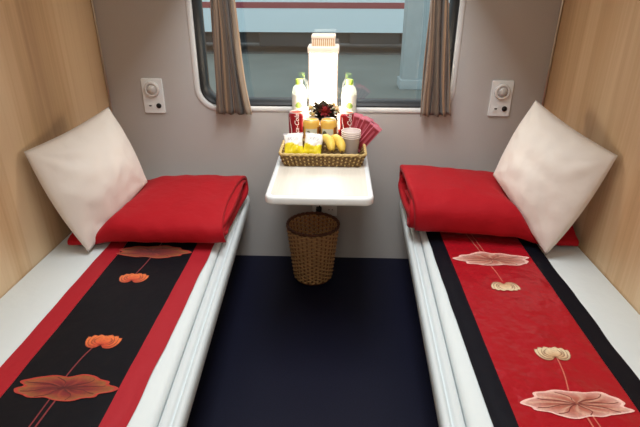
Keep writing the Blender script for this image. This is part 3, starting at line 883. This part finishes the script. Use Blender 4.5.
CX, CY = .092, -.375
def cup(label, z):
    t = thing('plastic_cup', label, 'cup', (CX, CY, z), 'nested clear cups')
    mb = MB(); mb.lathe([(0, .001), (.029, 0), (.030, .003), (.0385, .083), (.0405, .085), (.0405, .088), (.0392, .088), (.0380, .083), (.0294, .004), (0, .003)], (CX, CY, z), 32)
    mb.build('cup_wall', M['cup'], t)
    mb = MB(); mb.tube([(CX + .0405 * cos(k * pi / 20), CY + .0405 * sin(k * pi / 20), z + .0875) for k in range(40)], .0014, 6, closed=True); mb.build('cup_rim', M['cuprim'], t)
    return t
names = ['bottom clear plastic cup of the nested stack in the basket', 'second clear plastic cup from the bottom of the nested stack', 'second clear plastic cup from the top of the nested stack', 'topmost clear plastic cup of the nested stack in the basket']
cp = cup(names[0], ZT + .008)
for k in range(1, 4): copy_tree(cp, names[k], (CX, CY, ZT + .008 + .0085 * k))

PNK, RED, DRD = lin((226, 130, 148)), lin((142, 34, 48)), lin((104, 20, 32))
def scol(u, v):
    if v > .90 or v < .08: return PNK
    if abs(u - .5) < .10 and .25 < v < .8: return mixc(RED, PNK, .22)
    if u > .86 or u < .10: return mixc(RED, PNK, .55)  # pale edge streaks paint the film's shine into the colour
    return mixc(RED, DRD, .5 * (.5 + .5 * sin(u * 9 + v * 4)))
sl = ['pink tipped red sachet against the clear cups, first of the fanned five', 'red sachet second from the clear cups in the fan', 'middle red sachet of the fanned five in the basket', 'red sachet fourth from the clear cups in the fan', 'outermost red sachet of the fan, leaning lowest over the basket edge']
for k in range(5):
    an = math.radians(11 + 7.0 * k + (0, 1.5, -1, 2, 0)[k])                # lean towards +x
    base = Vector((.096 + .008 * k, -.306 - .012 * k, ZT + .034))
    ey = Vector((sin(an), .10 - .02 * k, cos(an)))
    ex = Vector((cos(an), -.25 + .03 * k, -sin(an)))
    pouch('sachet', sl[k], 'sachet', 'fanned red sachets', base + ey.normalized() * (.074, .070, .073, .066, .060)[k], ex, ey, .040, .140, .007, scol, 'sachet', .06)

# ------------------------------------------------------------------ curtains
def curtain(label, xb0, xb1, xt0, xt1, seed, npl):
    z0, z1 = .830, 1.64
    mb = MB()
    def fn(u, v):
        z = z0 + (z1 - z0) * v
        f = min(1, (z - z0) / .505); 
        g_ = f ** .75 if seed < 2 else f ** .9
        a = xb0 + (xt0 - xb0) * g_; b = xb1 + (xt1 - xb1) * g_
        x = a + (b - a) * u
        ph = 2 * pi * npl * u + .5 * sin(v * 5 + seed) 
        d = (.020 - .004 * f) * sin(ph) + .006 * sin(2.3 * ph + seed)
        x += .005 * cos(ph) + .004 * sin(v * 7 + u * 9 + seed)
        dz = -.012 * (1 - f) * (.5 + .5 * sin(ph + 1)) * (v < .02)
        return (x, -.052 + d, z + dz)
    mb.grid(fn, 110, 46)
    ob = mb.build('curtain', M['curtain'], None, at=((xb0 + xb1) / 2, -.05, z0), fix=False)
    md = ob.modifiers.new('cloth thickness', 'SOLIDIFY'); md.thickness = .003; md.offset = 0
    return tag(ob, label, 'curtain', 'brown striped window curtains')
curtain('brown striped curtain gathered at the left side of the window', -.568, -.382, -.540, -.440, 1.0, 4.2)
curtain('brown striped curtain gathered at the right side of the window', .428, .578, .424, .512, 3.0, 3.6)

# ------------------------------------------------------------------ reading lamp plates
def plate(label, x0, x1, z0, z1, hole_first):
    cx, cz = (x0 + x1) / 2, (z0 + z1) / 2
    t = thing('reading_light_panel', label, 'reading light', (cx, 0, cz), 'reading light panels')
    mb = MB(); w, h = x1 - x0, z1 - z0
    o2 = rrect(cx, cz, w, h, .006, 3); n = len(o2)
    lev = [(0, -.0005), (0, -.008), (.002, -.010)]
    R = [[mb.vert((x, y, z)) for x, z in inset(o2, d)] for d, y in lev]
    for a, b in zip(R, R[1:]):
        for i in range(n): mb.face([a[i], a[(i + 1) % n], b[(i + 1) % n], b[i]], 0, False)
    mb.face(R[-1], 0, False); mb.build('face_plate', M['white'], t)
    lz = cz + h * .20
    mb = MB(); mb.lathe([(.036, 0), (.038, .004), (.036, .012), (.030, .016), (.026, .013), (.025, .008)], (cx, -.0095, lz), 32, axis=(0, -1, 0)); l = mb.build('lamp_ring', M['ring'], t)
    mb = MB(); mb.lathe([(.025, 0), (.0245, .006), (.018, .014), (.009, .019), (0, .020)], (cx, -.014, lz), 28, axis=(0, -1, 0)); mb.build('lamp_lens', M['lens'], l)
    bz = cz - h * .28
    mb = MB(); mb.lathe([(.0125, 0), (.0125, .004), (.010, .006), (0, .006)], (cx + .023, -.0095, bz), 24, axis=(0, -1, 0)); mb.build('round_button', M['hole'], t)
    mb = MB(); mb.box((cx - .034, -.0125, bz - .014), (cx - .004, -.0095, bz + .012)); sk = mb.build('usb_socket', M['white'], t)
    mb = MB(); 
    q = [(-.007, .003), (-.005, -.003), (.005, -.003), (.007, .003)]
    a = [mb.vert((cx - .019 + i, -.0125, bz + j)) for i, j in q]; b = [mb.vert((cx - .019 + i, -.0135, bz + j)) for i, j in q]
    for i in range(4): mb.face([a[i], a[(i + 1) % 4], b[(i + 1) % 4], b[i]], 0, False)
    mb.face(b, 0, False); mb.build('socket_slot', M['hole'], sk)
plate('white reading light panel above the left berth', -.925, -.822, .812, .980, False)
plate('white reading light panel above the right berth', .766, .868, .815, .985, False)

# ------------------------------------------------------------------ outlet and power cord under the table
ot = thing('wall_outlet', 'white double wall outlet under the table behind the waste basket', 'outlet', (-.027, 0, .30))
mb = MB(); mb.box((-.092, -.010, .262), (.040, -.0005, .336), bev=.003); mb.build('outlet_plate', M['white'], ot)
for cx in (-.058, .006):
    mb = MB(); mb.box((cx - .024, -.013, .274), (cx + .024, -.010, .324), bev=.0012); s_ = mb.build('socket', M['white'], ot)
    mb = MB()
    for dx in (-.009, .009): mb.lathe([(.0028, 0), (.0028, .0006), (0, .0006)], (cx + dx, -.013, .30), 10, axis=(0, -1, 0))
    mb.build('socket_hole', M['hole'], s_)
pc = thing('power_cord', 'black power cord plugged into the wall outlet under the table', 'power cord', (-.05, -.03, .30))
mb = MB(); mb.box((-.072, -.052, .283), (-.042, -.0135, .319), bev=.006); mb.build('plug', M['plug'], pc)
mb = MB(); mb.tube([(-.057, -.045, .318), (-.050, -.052, .345), (-.030, -.050, .385), (.0, -.045, .43), (.03, -.042, .50), (.05, -.04, .58), (.055, -.04, .66), (.055, -.045, ZT - .035)], .0032, 7); mb.build('cable', M['plug'], pc)

# ------------------------------------------------------------------ light
def area(name, loc, rot, sx, sy, power, col):
    l = bpy.data.lights.new(name, 'AREA'); l.shape = 'RECTANGLE'; l.size = sx; l.size_y = sy; l.energy = power; l.color = col
    o = bpy.data.objects.new(name, l); COL.objects.link(o); o.location = loc; o.rotation_euler = rot; return o
area('ceiling_light', (-.03, -1.10, 2.40), (0, 0, 0), .45, 1.2, 34, (.93, .97, 1.0))
area('front_fill', (0, -2.7, 1.9), (math.radians(75), 0, 0), 1.4, .7, 8, (1.0, .97, .93))  # added fill from the camera side to lift walls and pillows
w = bpy.data.worlds.new('overcast'); SC.world = w; w.use_nodes = True
bg = w.node_tree.nodes['Background']; bg.inputs['Color'].default_value = (.88, .95, 1.0, 1); bg.inputs['Strength'].default_value = 1.5
SC.view_settings.view_transform = 'Standard'
SC.view_settings.look = 'None'
SC.view_settings.exposure = 0
